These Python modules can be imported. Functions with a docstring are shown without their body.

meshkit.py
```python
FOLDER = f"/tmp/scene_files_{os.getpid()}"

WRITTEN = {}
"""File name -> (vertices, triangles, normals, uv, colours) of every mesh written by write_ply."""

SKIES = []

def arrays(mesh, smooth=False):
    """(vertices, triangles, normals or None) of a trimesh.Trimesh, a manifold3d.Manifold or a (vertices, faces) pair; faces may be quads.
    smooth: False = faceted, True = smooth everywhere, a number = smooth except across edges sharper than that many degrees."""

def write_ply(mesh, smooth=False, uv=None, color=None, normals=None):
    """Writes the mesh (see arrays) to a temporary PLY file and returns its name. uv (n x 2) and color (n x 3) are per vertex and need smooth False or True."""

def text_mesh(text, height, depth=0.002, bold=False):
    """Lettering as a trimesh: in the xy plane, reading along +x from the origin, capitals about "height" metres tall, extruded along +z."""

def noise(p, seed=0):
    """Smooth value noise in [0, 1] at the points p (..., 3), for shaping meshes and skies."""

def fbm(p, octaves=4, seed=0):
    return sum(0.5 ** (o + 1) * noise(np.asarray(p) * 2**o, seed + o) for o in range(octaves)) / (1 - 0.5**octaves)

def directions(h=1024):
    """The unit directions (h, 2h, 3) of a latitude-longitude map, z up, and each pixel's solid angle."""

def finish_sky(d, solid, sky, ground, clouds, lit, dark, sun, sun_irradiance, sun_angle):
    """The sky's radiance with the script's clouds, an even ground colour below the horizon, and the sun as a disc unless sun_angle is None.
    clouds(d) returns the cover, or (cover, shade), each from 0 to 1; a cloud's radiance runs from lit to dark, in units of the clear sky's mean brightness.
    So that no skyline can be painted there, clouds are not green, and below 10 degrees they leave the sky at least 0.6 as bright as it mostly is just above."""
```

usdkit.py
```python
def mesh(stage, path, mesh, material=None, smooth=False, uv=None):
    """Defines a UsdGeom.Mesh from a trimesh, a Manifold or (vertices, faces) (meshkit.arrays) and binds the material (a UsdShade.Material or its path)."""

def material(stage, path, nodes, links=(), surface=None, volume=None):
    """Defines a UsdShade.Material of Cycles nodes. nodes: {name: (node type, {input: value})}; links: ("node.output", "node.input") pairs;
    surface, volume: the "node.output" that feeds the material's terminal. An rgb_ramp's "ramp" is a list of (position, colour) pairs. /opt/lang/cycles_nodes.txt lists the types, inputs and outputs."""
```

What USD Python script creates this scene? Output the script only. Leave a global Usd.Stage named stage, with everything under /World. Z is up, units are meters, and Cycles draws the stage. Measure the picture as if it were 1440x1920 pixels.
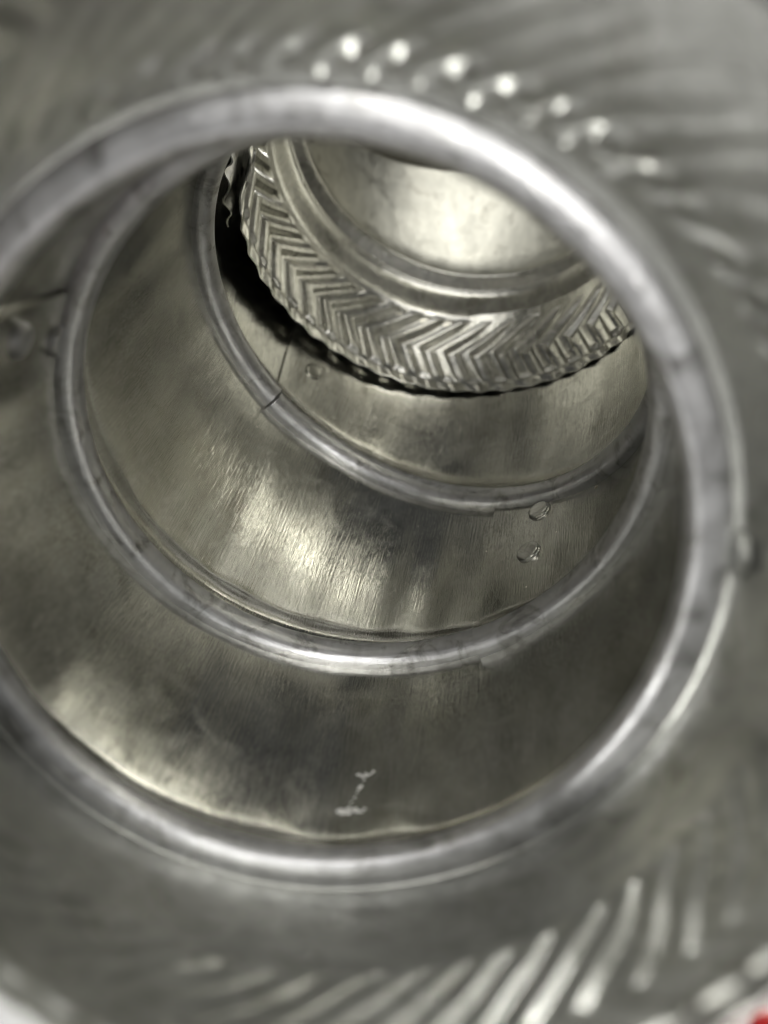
import math, random
import numpy as np, trimesh, usdkit
from meshkit import fbm, noise
from pxr import Usd, UsdGeom, UsdLux, UsdShade, Gf, Sdf

random.seed(7); rng = np.random.default_rng(7)
stage = Usd.Stage.CreateInMemory()
UsdGeom.SetStageUpAxis(stage, UsdGeom.Tokens.z); UsdGeom.SetStageMetersPerUnit(stage, 1.0)
UsdGeom.Xform.Define(stage, '/World'); UsdGeom.Scope.Define(stage, '/World/Looks')

# ------------------------------------------------------------------ camera
PITCH = math.radians(30)                                  # the phone looks down into the pipe's mouth
CAM = np.array([0.0, 0.0, 0.40])
X = np.array([1.0, 0, 0]); FWD = np.array([0, math.cos(PITCH), -math.sin(PITCH)]); DWN = np.cross(FWD, X)
ROT = np.stack([X, DWN, FWD])                             # survey axes (right, down, forward, mm) -> world metres
def W(p): return CAM + (np.asarray(p, float) * 0.001) @ ROT
cam = UsdGeom.Camera.Define(stage, '/World/camera')
m = np.eye(4); m[0, :3] = X; m[1, :3] = -DWN; m[2, :3] = -FWD; m[3, :3] = CAM
cam.AddTransformOp().Set(Gf.Matrix4d(m.tolist()))
cam.CreateHorizontalApertureAttr(36.0); cam.CreateVerticalApertureAttr(48.0); cam.CreateFocalLengthAttr(38.6)
cam.CreateClippingRangeAttr(Gf.Vec2f(0.005, 20))
cam.CreateFStopAttr(10.5); cam.CreateFocusDistanceAttr(0.178)
cam.CreateExposureAttr(0.0)

# ------------------------------------------------------------------ light: a shop hall with ceiling strip lamps behind the viewer
dm = usdkit.material(stage, '/World/Looks/hall_air', {"b": ("background_shader", {"color": (0.97, 1.0, 1.0), "strength": 0.06})}, surface="b.background")
dome = UsdLux.DomeLight.Define(stage, '/World/sky'); UsdShade.MaterialBindingAPI.Apply(dome.GetPrim()).Bind(dm)
dome.GetPrim().SetCustomDataByKey('kind', 'structure')
def lamp(name, centre, w, l, power, col, aim):
    L = UsdLux.RectLight.Define(stage, '/World/' + name)
    z = np.asarray(centre, float) - np.asarray(aim, float); z /= np.linalg.norm(z)
    x = np.cross([0, 1, 0], z); x /= np.linalg.norm(x); y = np.cross(z, x)
    t = np.eye(4); t[0, :3], t[1, :3], t[2, :3], t[3, :3] = x, y, z, centre
    L.AddTransformOp().Set(Gf.Matrix4d(t.tolist()))
    L.CreateWidthAttr(w); L.CreateHeightAttr(l); L.CreateIntensityAttr(power); L.CreateColorAttr(Gf.Vec3f(*col))
    p = L.GetPrim(); p.SetCustomDataByKey('kind', 'structure')
def ceiling_lamp(i, d, dist, w, l, power, at):
    d = np.array(d, float); at = np.array(at, float)
    lamp('ceiling_lamp' + (f'_{i:03d}' if i else ''), W(at + d / np.linalg.norm(d) * dist * 1000), w, l, power, (1.0, 0.985, 0.945), W(at))
IN_AT, OUT_AT = (0, 0, 110), (25, -120, 222)
ceiling_lamp(0, (-0.12, -1.0, 1.22), 3.2, 0.9, 1.0, 72.0, OUT_AT)       # seen through the far opening
ceiling_lamp(1, (0.75, -1.0, 1.10), 3.2, 0.6, 0.8, 45.0, OUT_AT)
ceiling_lamp(2, (-0.15, -1.60, -1.0), 2.4, 3.6, 1.2, 3.6, IN_AT)       # overhead
ceiling_lamp(3, (0.02, 0.12, -1.0), 3.0, 0.45, 0.3, 42.0, IN_AT)        # behind the viewer
ceiling_lamp(5, (-1.35, 0.30, -1.0), 2.6, 0.28, 0.28, 62.0, IN_AT)     # off to the left
ceiling_lamp(4, (-0.05, -0.36, -1.0), 3.0, 0.8, 0.5, 15.0, IN_AT)

# ------------------------------------------------------------------ rings: centre and axis of every circle of the pipes (survey mm)
def unit(v): v = np.asarray(v, float); return v / np.linalg.norm(v)
class Ring:
    def __init__(s, c, n):
        s.c = np.array(c, float); s.n = unit(n); s.u = unit(X_ - s.n * (s.n @ X_)); s.v = np.cross(s.n, s.u)
    def e(s, th): return np.cos(th)[..., None] * s.u + np.sin(th)[..., None] * s.v
X_ = np.array([1.0, 0, 0])
MOUTH = Ring((-1.0, -2.2, 69.0), (0.02, -0.03, 1))
R1 = Ring((-10.3, 3.9, 105.22), (0.084, -0.279, 0.957))
R2 = Ring((-4.19, -13.16, 143.77), (0.071, -0.537, 0.841))
R3 = Ring((6.58, -39.94, 172.76), (0.406, -0.697, 0.59))
LIP = Ring((14.41, -60.56, 188.06), (0.20, -0.83, 0.517))
RB = Ring((19.68, -90.94, 206.14), (0.232, -0.812, 0.535))
RC = Ring((22.38, -99.38, 212.12), (0.225, -0.794, 0.564))
TOP = Ring((25.5, -122.7, 222.5), (-0.02, -0.975, 0.22))
OUT = Ring((25.5, -152.0, 226.0), (-0.02, -0.99, 0.10))
def between(a, b, s, th, rad):
    """Points of the wall lofted from ring a (s=0) to ring b (s=1) at radius rad."""
    s = np.asarray(s)[..., None]; rad = np.asarray(rad)[..., None]
    return (1 - s) * (a.c + rad * a.e(th)) + s * (b.c + rad * b.e(th))

# ------------------------------------------------------------------ mesh helpers
def sheet(P, N, thick, uv, closed):
    """A sheet of metal with thickness: grid P (i along the pipe, j round it), pushed by thick along N; returns mesh and uv."""
    ni, nj = P.shape[:2]
    A = P.reshape(-1, 3); B = (P + N * thick).reshape(-1, 3)
    V = np.vstack([A, B]); n = ni * nj
    i, j = np.meshgrid(np.arange(ni - 1), np.arange(nj if closed else nj - 1), indexing='ij')
    j2 = (j + 1) % nj
    a, b, c, d = (i * nj + j).ravel(), (i * nj + j2).ravel(), ((i + 1) * nj + j2).ravel(), ((i + 1) * nj + j).ravel()
    F = [np.stack([a, b, c, d], 1), np.stack([a + n, d + n, c + n, b + n], 1)]
    def rim(k):
        k = np.asarray(k); return np.stack([k[:-1], k[:-1] + n, k[1:] + n, k[1:]], 1)
    jj = np.r_[np.arange(nj), 0] if closed else np.arange(nj)
    F += [rim(jj)[:, ::-1], rim((ni - 1) * nj + jj)]
    if not closed:
        F += [rim(np.arange(ni) * nj), rim(np.arange(ni) * nj + nj - 1)[:, ::-1]]
    F = np.vstack(F); F = np.vstack([F[:, [0, 1, 2]], F[:, [0, 2, 3]]])
    return V, F, np.vstack([uv.reshape(-1, 2)] * 2)
names = {}
def put(name, V, F, mat, parent, uv=None, smooth=35, label=None, kind=None):
    base = parent + '/' + name; k = names.get(base, 0); names[base] = k + 1
    path = base + (f'_{k:03d}' if k else '')
    Vw = W(V)
    if uv is not None:                       # split at sharp edges by hand so that uv follows
        tm = trimesh.Trimesh(Vw, F, process=False)
        sm = trimesh.graph.smooth_shade(tm, angle=math.radians(smooth), facet_minarea=None)
        from scipy.spatial import cKDTree
        _, idx = cKDTree(np.hstack([Vw])).query(np.asarray(sm.vertices))
        usdkit.mesh(stage, path, sm, mat, smooth=True, uv=uv[idx])
    else:
        usdkit.mesh(stage, path, (Vw, F), mat, smooth=smooth)
    p = stage.GetPrimAtPath(path)
    if label: p.SetCustomDataByKey('label', label)
    if kind: p.SetCustomDataByKey('kind', kind)
    return path
def thing(name, label, cat, at, group=None):
    x = UsdGeom.Xform.Define(stage, '/World/' + name); p = x.GetPrim()
    p.SetCustomDataByKey('label', label); p.SetCustomDataByKey('category', cat)
    if group: p.SetCustomDataByKey('group', group)
    return '/World/' + name

# ------------------------------------------------------------------ metals
def metal(name, c0, c1, rough, scratch, streak=(2.2, 0.25), dirt=0.25, spangle=0.10, mott=130.0, metallic=1.0):
    nodes = {
        "st": ("uvmap", {"attribute": "st"}),
        "g": ("geometry", {}),
        "m1": ("mapping", {"mapping_type": "point", "scale": (streak[0], streak[1], 1)}),
        "n1": ("noise_texture", {"scale": 1.0, "detail": 3.0, "roughness": 0.6, "distortion": 0.25}),
        "m2": ("mapping", {"mapping_type": "point", "scale": (0.16, 0.10, 1)}),
        "n2": ("noise_texture", {"scale": 1.0, "detail": 6.0, "roughness": 0.62, "distortion": 0.4}),
        "n3": ("noise_texture", {"scale": 420.0, "detail": 4.0, "roughness": 0.65}),
        "n4": ("noise_texture", {"scale": mott, "detail": 5.0, "roughness": 0.6, "distortion": 0.8}),
        "r": ("rgb_ramp", {"ramp": [(0.30, c0), (0.70, c1)]}),
        "d": ("rgb_ramp", {"ramp": [(0.30, (0.45, 0.43, 0.38)), (0.46, (1, 1, 1))]}),
        "mx": ("mix_color", {"blend_type": "multiply", "fac": dirt}),
        "rr": ("map_range", {"from_min": 0.3, "from_max": 0.7, "to_min": rough[0], "to_max": rough[1], "clamp": True}),
        "h1": ("math", {"math_type": "multiply", "value2": spangle}),
        "h": ("math", {"math_type": "add"}),
        "b": ("bump", {"strength": scratch, "distance": 0.00016}),
        "p": ("principled_bsdf", {"metallic": metallic, "specular_tint": (0.9, 0.9, 0.88)}),
    }
    links = [("st.UV", "m1.vector"), ("m1.vector", "n1.vector"), ("st.UV", "m2.vector"), ("m2.vector", "n2.vector"),
             ("g.position", "n3.vector"), ("g.position", "n4.vector"), ("n2.fac", "r.fac"), ("n4.fac", "d.fac"),
             ("r.color", "mx.a"), ("d.color", "mx.b"), ("mx.result", "p.base_color"), ("n4.fac", "rr.value"), ("rr.result", "p.roughness"),
             ("n3.fac", "h1.value1"), ("n1.fac", "h.value1"), ("h1.value", "h.value2"), ("h.value", "b.height"), ("b.normal", "p.normal")]
    return usdkit.material(stage, '/World/Looks/' + name, nodes, links, surface="p.BSDF")
WALL = metal('rolled_zinc', (0.50, 0.495, 0.452), (0.68, 0.675, 0.625), (0.13, 0.22), 0.6, streak=(2.3, 0.20), dirt=0.3)
BEAD = metal('worn_bead_zinc', (0.52, 0.52, 0.525), (0.74, 0.74, 0.755), (0.27, 0.46), 0.6, streak=(0.35, 1.6), dirt=0.5, mott=170.0, metallic=0.94)
CRIMP = metal('crimped_zinc', (0.56, 0.555, 0.525), (0.74, 0.735, 0.69), (0.20, 0.34), 0.25, streak=(0.6, 0.3), dirt=0.35, spangle=0.3)
INNER = metal('mottled_zinc', (0.56, 0.555, 0.49), (0.78, 0.77, 0.68), (0.34, 0.50), 0.6, streak=(0.3, 0.25), dirt=0.45, mott=200.0)
SHADE_ZINC = metal('shade_painted_zinc', (0.16, 0.155, 0.13), (0.30, 0.29, 0.25), (0.35, 0.5), 0.3, dirt=0.5)  # base colour darkened to paint in the shade of the arc past the wall
FRONT = metal('dull_zinc', (0.38, 0.385, 0.36), (0.53, 0.535, 0.505), (0.22, 0.34), 0.3, streak=(0.5, 0.3), dirt=0.4, spangle=0.3, mott=90.0, metallic=0.88)
GLINT = metal('painted_glint', (0.88, 0.87, 0.85), (0.93, 0.92, 0.90), (0.3, 0.4), 0.2, dirt=0.1, metallic=0.4)  # pale colour painted in for a lamp reflection

DUST = usdkit.material(stage, '/World/Looks/dust', {"p": ("principled_bsdf", {"base_color": (0.55, 0.5, 0.43), "roughness": 0.9})}, surface="p.BSDF")
def paint(name, col, rough, var=0.1):
    nodes = {"g": ("geometry", {}), "n": ("noise_texture", {"scale": 60.0, "detail": 5.0}), "r": ("rgb_ramp", {"ramp": [(0.3, tuple(c * (1 - var) for c in col)), (0.7, col)]}),
             "b": ("bump", {"strength": 0.15, "distance": 0.0003}), "p": ("principled_bsdf", {"roughness": rough})}
    return usdkit.material(stage, '/World/Looks/' + name, nodes, [("g.position", "n.vector"), ("n.fac", "r.fac"), ("r.color", "p.base_color"), ("n.fac", "b.height"), ("b.normal", "p.normal")], surface="p.BSDF")
WHITE = paint('white_enamel', (0.72, 0.72, 0.73), 0.35)
RED = paint('red_plastic', (0.62, 0.02, 0.02), 0.35)
TAU = 2 * math.pi
def sstep(x, a, b): t = np.clip((np.asarray(x) - a) / (b - a), 0, 1); return t * t * (3 - 2 * t)

# ------------------------------------------------------------------ the shelf under the pipe and the red tray beside it
SHELF_Z = 0.281
bx = trimesh.creation.box((1.1, 0.8, 0.018)); bx.apply_translation((0, 0.15, SHELF_Z - 0.009))
usdkit.mesh(stage, '/World/shelf', bx, WHITE); stage.GetPrimAtPath('/World/shelf').SetCustomDataByKey('kind', 'structure')
def rounded(w, d, h, r, c):
    import manifold3d as m3
    sp = m3.Manifold.sphere(r, 20); pts = [sp.translate([x * (w / 2 - r), y * (d / 2 - r), z]) for x in (-1, 1) for y in (-1, 1) for z in (r, h - r)]
    return m3.Manifold.batch_hull(pts).translate(list(c))
def red_tray(cx, cy):
    x = UsdGeom.Xform.Define(stage, '/World/red_tray'); p = x.GetPrim()
    p.SetCustomDataByKey('label', 'red plastic tray on the white shelf beyond the pipe mouth, bottom right corner'); p.SetCustomDataByKey('category', 'tray')
    o = rounded(0.06, 0.09, 0.02, 0.003, (cx, cy, SHELF_Z + 0.0005)); i = rounded(0.054, 0.084, 0.03, 0.003, (cx, cy, SHELF_Z + 0.004))
    usdkit.mesh(stage, '/World/red_tray/tray', o - i, RED, smooth=40)
    rim = rounded(0.066, 0.096, 0.004, 0.0019, (cx, cy, SHELF_Z + 0.0185)) - rounded(0.055, 0.085, 0.03, 0.003, (cx, cy, SHELF_Z + 0.01))
    usdkit.mesh(stage, '/World/red_tray/rim', rim, RED, smooth=40)
red_tray(0.075, 0.006)

# ------------------------------------------------------------------ builders
FACET = 60
RADIUS = {}
def seat(a, b, s, th):
    """The inside radius of the wall between two rings at (s, th)."""
    f, th0 = RADIUS[(id(a), id(b))]
    while th > th0: th -= TAU
    while th < th0 - TAU: th += TAU
    return float(f(np.array([s]), np.array([th]))[0])
def gore(a, b, rad, th0, parent, s0=0.0, s1=1.0, ns=46, nt=420, lap=0.16, seed=0, wob=0.16, fillet=4.3, step=0.9, rad1=None, bulge=0.0):
    """One wall of the elbow: a rolled strip whose ends lap at the angle th0; the lapping end stands inside."""
    L = np.linalg.norm(b.c - a.c)
    def radius(S, T):
        t = th0 - T
        off = -step * (1 - sstep(t, lap * 0.9, lap + 0.5))
        per = np.stack([3.2 * np.cos(T), 3.2 * np.sin(T), S * 0.8], -1)
        dent = wob * (fbm(per + seed * 3.1, 3, seed) - 0.5) * 2 + 1.5 * (fbm(np.stack([4.6 * np.cos(T) + 9, 4.6 * np.sin(T), 0.5 * S + 1.7 * seed], -1), 2, FACET + seed) - 0.5)
        dent = dent * sstep(S, 0.02, 0.22) * (1 - sstep(S, 0.80, 0.98))
        groove = 0.7 * np.exp(-((S * L - fillet) / 0.9) ** 2)
        return rad * (1 - S) + (rad if rad1 is None else rad1) * S + bulge * np.sin(np.pi * np.clip(S, 0, 1)) + off + dent + groove
    RADIUS[(id(a), id(b))] = (radius, th0)
    th = th0 - np.linspace(0, TAU + lap, nt); s = np.linspace(s0, s1, ns)
    S, T = np.meshgrid(s, th, indexing='ij')
    t = th0 - T
    rr = radius(S, T)
    P = between(a, b, S, T, rr)
    N = (1 - S)[..., None] * a.e(T) + S[..., None] * b.e(T)
    uv = np.stack([t * rad, S * L], -1)
    V, F, UV = sheet(P, N, 0.45, uv, False)
    return put('gore_wall', V, F, WALL, parent, UV)

def bead(ring, rad, th0, parent, r=(3.5, 3.4), power=2.2, gap=0.004, lift=0.9, slide=0.8, deep=0.0, nt=380, seed=0):
    """A rolled bead: a tube round the pipe that is split at th0; its first end stands proud of the last."""
    th = th0 - np.linspace(gap, TAU - gap, nt); ph = np.linspace(0, TAU, 30, endpoint=False)
    PH, T = np.meshgrid(ph, th, indexing='ij')
    c, s_ = np.cos(PH), np.sin(PH)
    ax = r[0] * np.sign(c) * np.abs(c) ** (2 / power); ra = r[1] * np.sign(s_) * np.abs(s_) ** (2 / power)
    t = th0 - T; k = 1 - sstep(t, 0, 0.45)
    nz = 0.14 * (fbm(np.stack([4 * np.cos(T), 4 * np.sin(T), 0.4 * c + seed], -1), 4, seed) - 0.5) + 0.07 * (fbm(np.stack([24 * np.cos(T), 24 * np.sin(T), 1.5 * c + seed], -1), 3, seed + 2) - 0.5)
    P = ring.c + (rad - ra - k * lift + nz)[..., None] * ring.e(T) + (ax + deep - slide * k)[..., None] * ring.n
    V = P.reshape(-1, 3); ni, nj = P.shape[:2]
    i, j = np.meshgrid(np.arange(ni), np.arange(nj - 1), indexing='ij'); i2 = (i + 1) % ni
    F = np.stack([i * nj + j, i * nj + j + 1, i2 * nj + j + 1, i2 * nj + j], -1).reshape(-1, 4)
    F = np.vstack([F[:, [0, 1, 2]], F[:, [0, 2, 3]]])
    n = len(V); V = np.vstack([V, P[:, 0].mean(0), P[:, -1].mean(0)])
    k0 = np.arange(ni); F = np.vstack([F, np.stack([0 * k0 + n, k0 * nj, np.roll(k0, -1) * nj], 1), np.stack([0 * k0 + n + 1, np.roll(k0, -1) * nj + nj - 1, k0 * nj + nj - 1], 1)])
    uv = np.vstack([np.stack([t * rad, PH * 3.4], -1).reshape(-1, 2), [[0, 0], [0, 0]]])
    return put('bead', V, F, BEAD, parent, uv)

def collar(a, b, ra, rb, parent, nrib, depth, lean, prof, band, th0=0.0, span=TAU, ns=90, nt=1500, wave=0.4, seed=0, name='crimped_collar', tear=None, sharp=2.6, fade=0.45, mat=None, boost=None, cap=0.8, bosses=False, jitter=0.035):
    """A crimped end: a sheet sleeve embossed with a band of chevron ribs, scored and wavy at its edge (at ring a).
    band = distance in mm from the edge where the ribs begin, bend and end; lean = how far each arm leans, in radians."""
    full = span > TAU - 1e-6
    th = th0 + np.linspace(0, span, nt, endpoint=not full); s = np.linspace(0, 1, ns)
    S, T = np.meshgrid(s, th, indexing='ij')
    length = np.linalg.norm((b.c + rb * b.e(th)) - (a.c + ra * a.e(th)), axis=1)[None]
    D = S * length
    d0, d1, d2 = band
    rad = (1 - S) * ra + S * rb + prof(S, D, length)
    jit = jitter * (noise(np.stack([9 * np.cos(T), 9 * np.sin(T), 0 * T + seed], -1)) - 0.5)
    shift = np.where(D < d1, lean[0] * (D - d0) / (d1 - d0), lean[0] - lean[1] * (D - d1) / (d2 - d1)) + jit
    q = np.sin(nrib * (T - shift))
    rib = np.tanh(sharp * (q + 0.1)) / math.tanh(sharp)
    amp = sstep(D, d0 - 0.6, d0 + 0.6) * (1 - sstep(D, d2 - cap, d2 + cap))
    var = np.clip(1 - fade * 2.2 * np.maximum(noise(np.stack([1.6 * np.cos(T) + 5, 1.6 * np.sin(T), S * 2 + seed], -1)) - 0.25, 0), 0.25, 1)
    if boost is not None: var = var * boost(D, T)
    one = 0.75 + 0.5 * noise(np.stack([11 * np.cos(T - shift), 11 * np.sin(T - shift), 0 * T + seed + 5], -1))
    boss = 0.0
    if bosses:                                    # the roller left a small dimple where each rib runs out beside the ring
        w = np.exp(-((np.mod(T, TAU) - 4.9) / 0.55) ** 4)
        for dd, ph, hh in ((22.9, 0.0, 1.15), (20.0, 0.9, 0.9)):
            boss = boss + hh * w * np.exp(-((D - dd) / 0.75) ** 2) * np.maximum(np.sin(nrib * (T - shift) + ph), 0) ** 5 * (0.5 + 0.9 * noise(np.stack([9 * np.cos(T) + dd, 9 * np.sin(T), 0 * T], -1)))
    lipw = wave * np.sin(nrib * (T - shift)) * (1 - sstep(D, 0.8, d0 + 1.5))
    score = 0.45 * np.exp(-((D - d0 + 0.4) / 0.4) ** 2)
    dent = 0.30 * (fbm(np.stack([4 * np.cos(T), 4 * np.sin(T), 2 * S + seed], -1), 3, seed) - 0.5) + 0.10 * (fbm(np.stack([18 * np.cos(T), 18 * np.sin(T), D * 0.35 + seed], -1), 3, seed + 3) - 0.5)
    P = between(a, b, S, T, rad - depth * rib * amp * var * one * 0.5 - boss + lipw + score + dent)
    N = (1 - S)[..., None] * a.e(T) + S[..., None] * b.e(T)
    if tear is not None:
        P = P + tear(S, T)[..., None] * unit(b.c - a.c)
    uv = np.stack([(T - th0) * ra, D], -1)
    V, F, UV = sheet(P, N, 0.4, uv, full)
    return put(name, V, F, mat or CRIMP, parent, UV, smooth=50)

def sleeve(a, b, profile, parent, name, mat, nt=420, seed=0, wob=0.2):
    """Plain walls and grooves: profile is a list of (s, radius)."""
    s = np.array([p[0] for p in profile]); rads = np.array([p[1] for p in profile])
    th = np.linspace(0, TAU, nt, endpoint=False); S, T = np.meshgrid(s, th, indexing='ij')
    dent = wob * (fbm(np.stack([2.6 * np.cos(T), 2.6 * np.sin(T), S + seed], -1), 3, seed) - 0.5) * 2
    P = between(a, b, S, T, rads[:, None] + dent); N = (1 - S)[..., None] * a.e(T) + S[..., None] * b.e(T)
    V, F, UV = sheet(P, N, 0.45, np.stack([T * 48, S * np.linalg.norm(b.c - a.c)], -1), True)
    return put(name, V, F, mat, parent, UV, smooth=40)

def rivet(a, b, s, th, rad, parent, size=2.2, high=1.1, mat=None):
    """A flat rivet head on the inside of a wall."""
    p = between(a, b, np.array(s), np.array(th), np.array(rad)); n = -((1 - s) * a.e(np.array(th)) + s * b.e(np.array(th)))
    n = unit(n); u = unit(np.cross(n, [0.3, 0.5, 0.8])); v = np.cross(n, u)
    pr = [(size * 1.12, -0.5), (size * 1.12, 0.06), (size * 1.02, 0.32 * high), (size, 0.8 * high), (size * 0.92, high), (size * 0.78, high * 1.02), (size * 0.70, high * 0.90), (0, high * 0.92)]
    ph = np.linspace(0, TAU, 28, endpoint=False)
    V = [p + h * n + q * (math.cos(x) * u + math.sin(x) * v) for q, h in pr for x in ph]
    F = []
    for i in range(len(pr) - 1):
        for j in range(28):
            k = (j + 1) % 28; F += [[i * 28 + j, i * 28 + k, (i + 1) * 28 + k], [i * 28 + j, (i + 1) * 28 + k, (i + 1) * 28 + j]]
    return put('rivet', np.array(V), np.array(F), mat or BEAD, parent, smooth=40)

# ------------------------------------------------------------------ the elbow the camera looks into
EL = thing('elbow_pipe', 'large grey galvanised elbow with three rolled rings, its blurred crimped mouth nearest the viewer', 'pipe elbow', None)
RW = 52.3
flare = lambda S, D, L: 0.8 * (1 - sstep(D, 0.0, 2.5)) + 0.9 * np.exp(-((L - D - 2.6) / 0.8) ** 2)
collar(MOUTH, R1, 53.6, 51.6, EL, 60, 0.48, (0.10, 0.27), flare, (2.4, 8.5, 22.4), ns=150, cap=0.45, wave=0.14, seed=4, fade=0.6, mat=FRONT, boost=lambda D, T: 1 - 0.82 * np.exp(-((np.mod(T, TAU) - 5.1) / 1.05) ** 4) * (1 - 1.5 * sstep(D, 18.5, 20.0)), bosses=True)
bead(R1, 50.5, 3.66, EL, r=(2.7, 3.0), power=2.7, deep=0.9, seed=1, lift=0.15, slide=0.1)
gore(R1, R2, 51.3, 3.65, EL, seed=1, rad1=RW, step=0.65)
bead(R2, RW, 1.10, EL, power=2.6, seed=2, lift=0.9, slide=1.4)
gore(R2, R3, RW, 1.11, EL, seed=2)
bead(R3, RW, 2.398, EL, seed=3, lift=0.4, slide=1.2)
gore(R3, RB, RW - 0.2, 2.39, EL, seed=3, fillet=4.3, rad1=47.3, step=0.6, bulge=3.5)
for a, b, s, t, size, m in ((R1, R2, 0.58, 3.541, 2.6, BEAD), (R1, R2, 0.90, 3.480, 2.6, BEAD), (R2, R3, 0.845, 0.869, 2.5, CRIMP), (R2, R3, 0.515, 0.908, 2.6, CRIMP), (R3, RB, 0.30, 2.217, 2.2, WALL)):
    rivet(a, b, s, t, seat(a, b, s, t) - 0.05, EL, size=size, mat=m, high=0.6 if m is WALL else 0.8)
def blobs(a, b, pts, r, parent, name, mat, kind=None):
    """A raised run of overlapping flattened drops on a wall."""
    ms = []
    for k, (s, t, q) in enumerate(pts):
        p = between(a, b, np.array(s), np.array(t), np.array(seat(a, b, s, t)))
        m = trimesh.creation.icosphere(subdivisions=2, radius=r * q); e = (1 - s) * a.e(np.array(t)) + s * b.e(np.array(t))
        v = m.vertices; v = v - 0.55 * np.outer(v @ e, e); ms.append(trimesh.Trimesh(v + p, m.faces, process=False))
    m = trimesh.util.concatenate(ms); return put(name, np.array(m.vertices), np.array(m.faces), mat, parent, smooth=True, kind=kind)
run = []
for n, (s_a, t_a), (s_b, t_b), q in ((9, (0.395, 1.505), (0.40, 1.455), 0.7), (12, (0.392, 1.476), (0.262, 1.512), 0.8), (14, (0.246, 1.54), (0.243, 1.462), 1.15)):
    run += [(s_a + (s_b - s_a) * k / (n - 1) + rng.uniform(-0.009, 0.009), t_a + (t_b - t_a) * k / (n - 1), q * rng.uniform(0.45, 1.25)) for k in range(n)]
blobs(R1, R2, run, 0.40, EL, 'glint_mark', GLINT)  # raised pale mark imitating a lamp reflection on a dent
specks = [(rng.uniform(0.15, 0.85), rng.uniform(0.5, 2.6), rng.uniform(0.3, 0.8)) for k in range(14)]
blobs(R2, R3, specks[:8] + [(0.86, 0.56, 2.2)], 0.22, EL, 'dust_specks', DUST, 'stuff')
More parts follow.
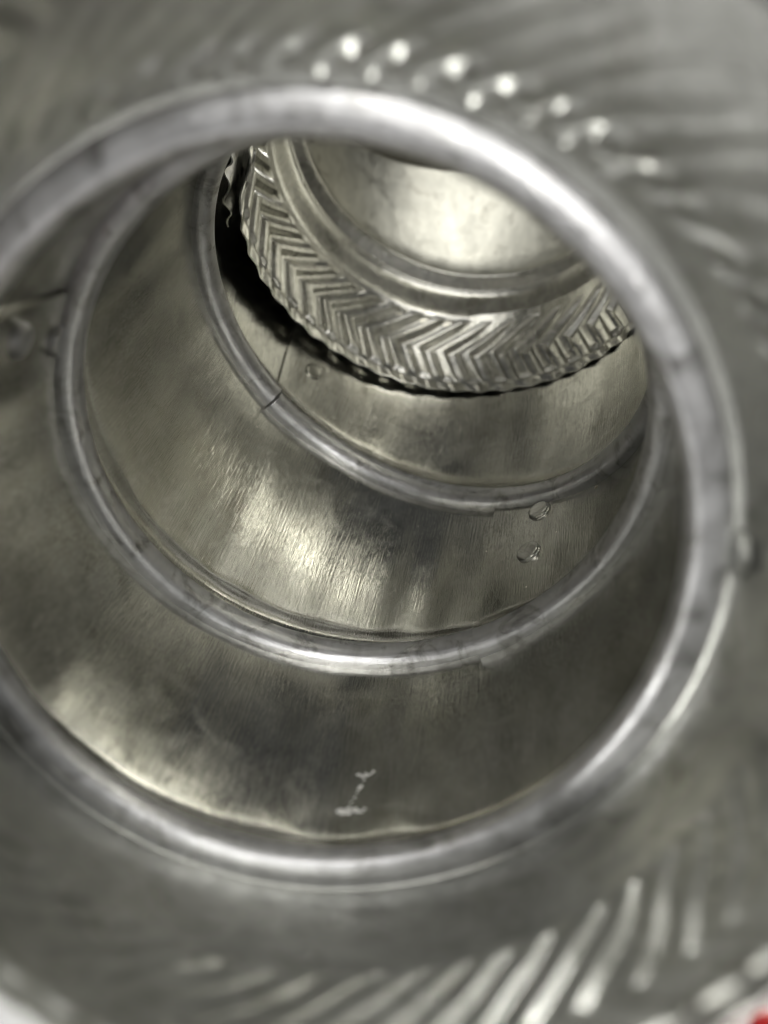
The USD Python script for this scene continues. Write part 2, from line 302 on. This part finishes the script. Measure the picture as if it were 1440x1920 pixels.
rivet(MOUTH, R1, 0.90, 0.01, 51.5, EL, size=2.6, high=0.45, mat=FRONT)

# ------------------------------------------------------------------ the second pipe pushed into its far end
IN = thing('inner_pipe', 'brighter inner pipe with sharp chevron crimped end, pushed into the far end of the elbow', 'pipe', None)
def tear(S, T):
    d = sstep(T, 3.16, 3.30) * (8.0 + 4.5 * noise(np.stack([T * 14, 0 * T, 0 * T + 3], -1)) - 3.0 * sstep(T, 3.36, 3.40))
    return d * (1 - sstep(S, 0.0, 0.45)) * (T < 4.3)
collar(LIP, RB, 49.0, 47.6, IN, 43, 1.9, (0.085, 0.26), lambda S, D, L: 0.8 * S - 2.7 * sstep(S, 0.77, 0.985), (3.6, 13.0, 25.2), wave=0.38, seed=9, sharp=2.3, cap=0.9, jitter=0.010, tear=tear)
fl = Ring(LIP.c - LIP.n * 1.0, LIP.n)
collar(fl, RB, 51.3, 51.0, IN, 45, 0.0, (0.0, 0.0), lambda S, D, L: 0 * S, (9.0, 18.0, 26.0), th0=3.10, span=0.9, nt=300, wave=0.75, seed=11, name='torn_flap')
pr = [(0.0, 45.6), (0.05, 45.4), (0.12, 45.6), (0.17, 46.6), (0.22, 48.6), (0.28, 49.7), (0.38, 50.2), (0.48, 50.0), (0.56, 49.2), (0.80, 46.7), (0.88, 46.1), (0.95, 46.0), (1.0, 46.3)]
sleeve(RB, RC, pr, IN, 'groove', CRIMP)
sleeve(RC, TOP, [(0.0, 46.3), (0.05, 46.9), (0.1, 47.3)] + [(x, 47.4) for x in np.linspace(0.15, 1, 30)], IN, 'wall', INNER, seed=5, wob=0.35)
pr2 = [(0.0, 47.35), (0.01, 46.9), (0.03, 45.4), (0.07, 44.4), (0.11, 44.2), (0.15, 44.5), (0.20, 45.5), (0.22, 46.6)] + [(x, 47.3) for x in np.linspace(0.25, 1, 16)]
sleeve(TOP, OUT, pr2, IN, 'ring', SHADE_ZINC, seed=6)  # this ring's dark tone is shade put into its colour
rivet(RC, TOP, 0.45, 2.80, 46.6, IN, size=1.7, mat=INNER, high=0.7)
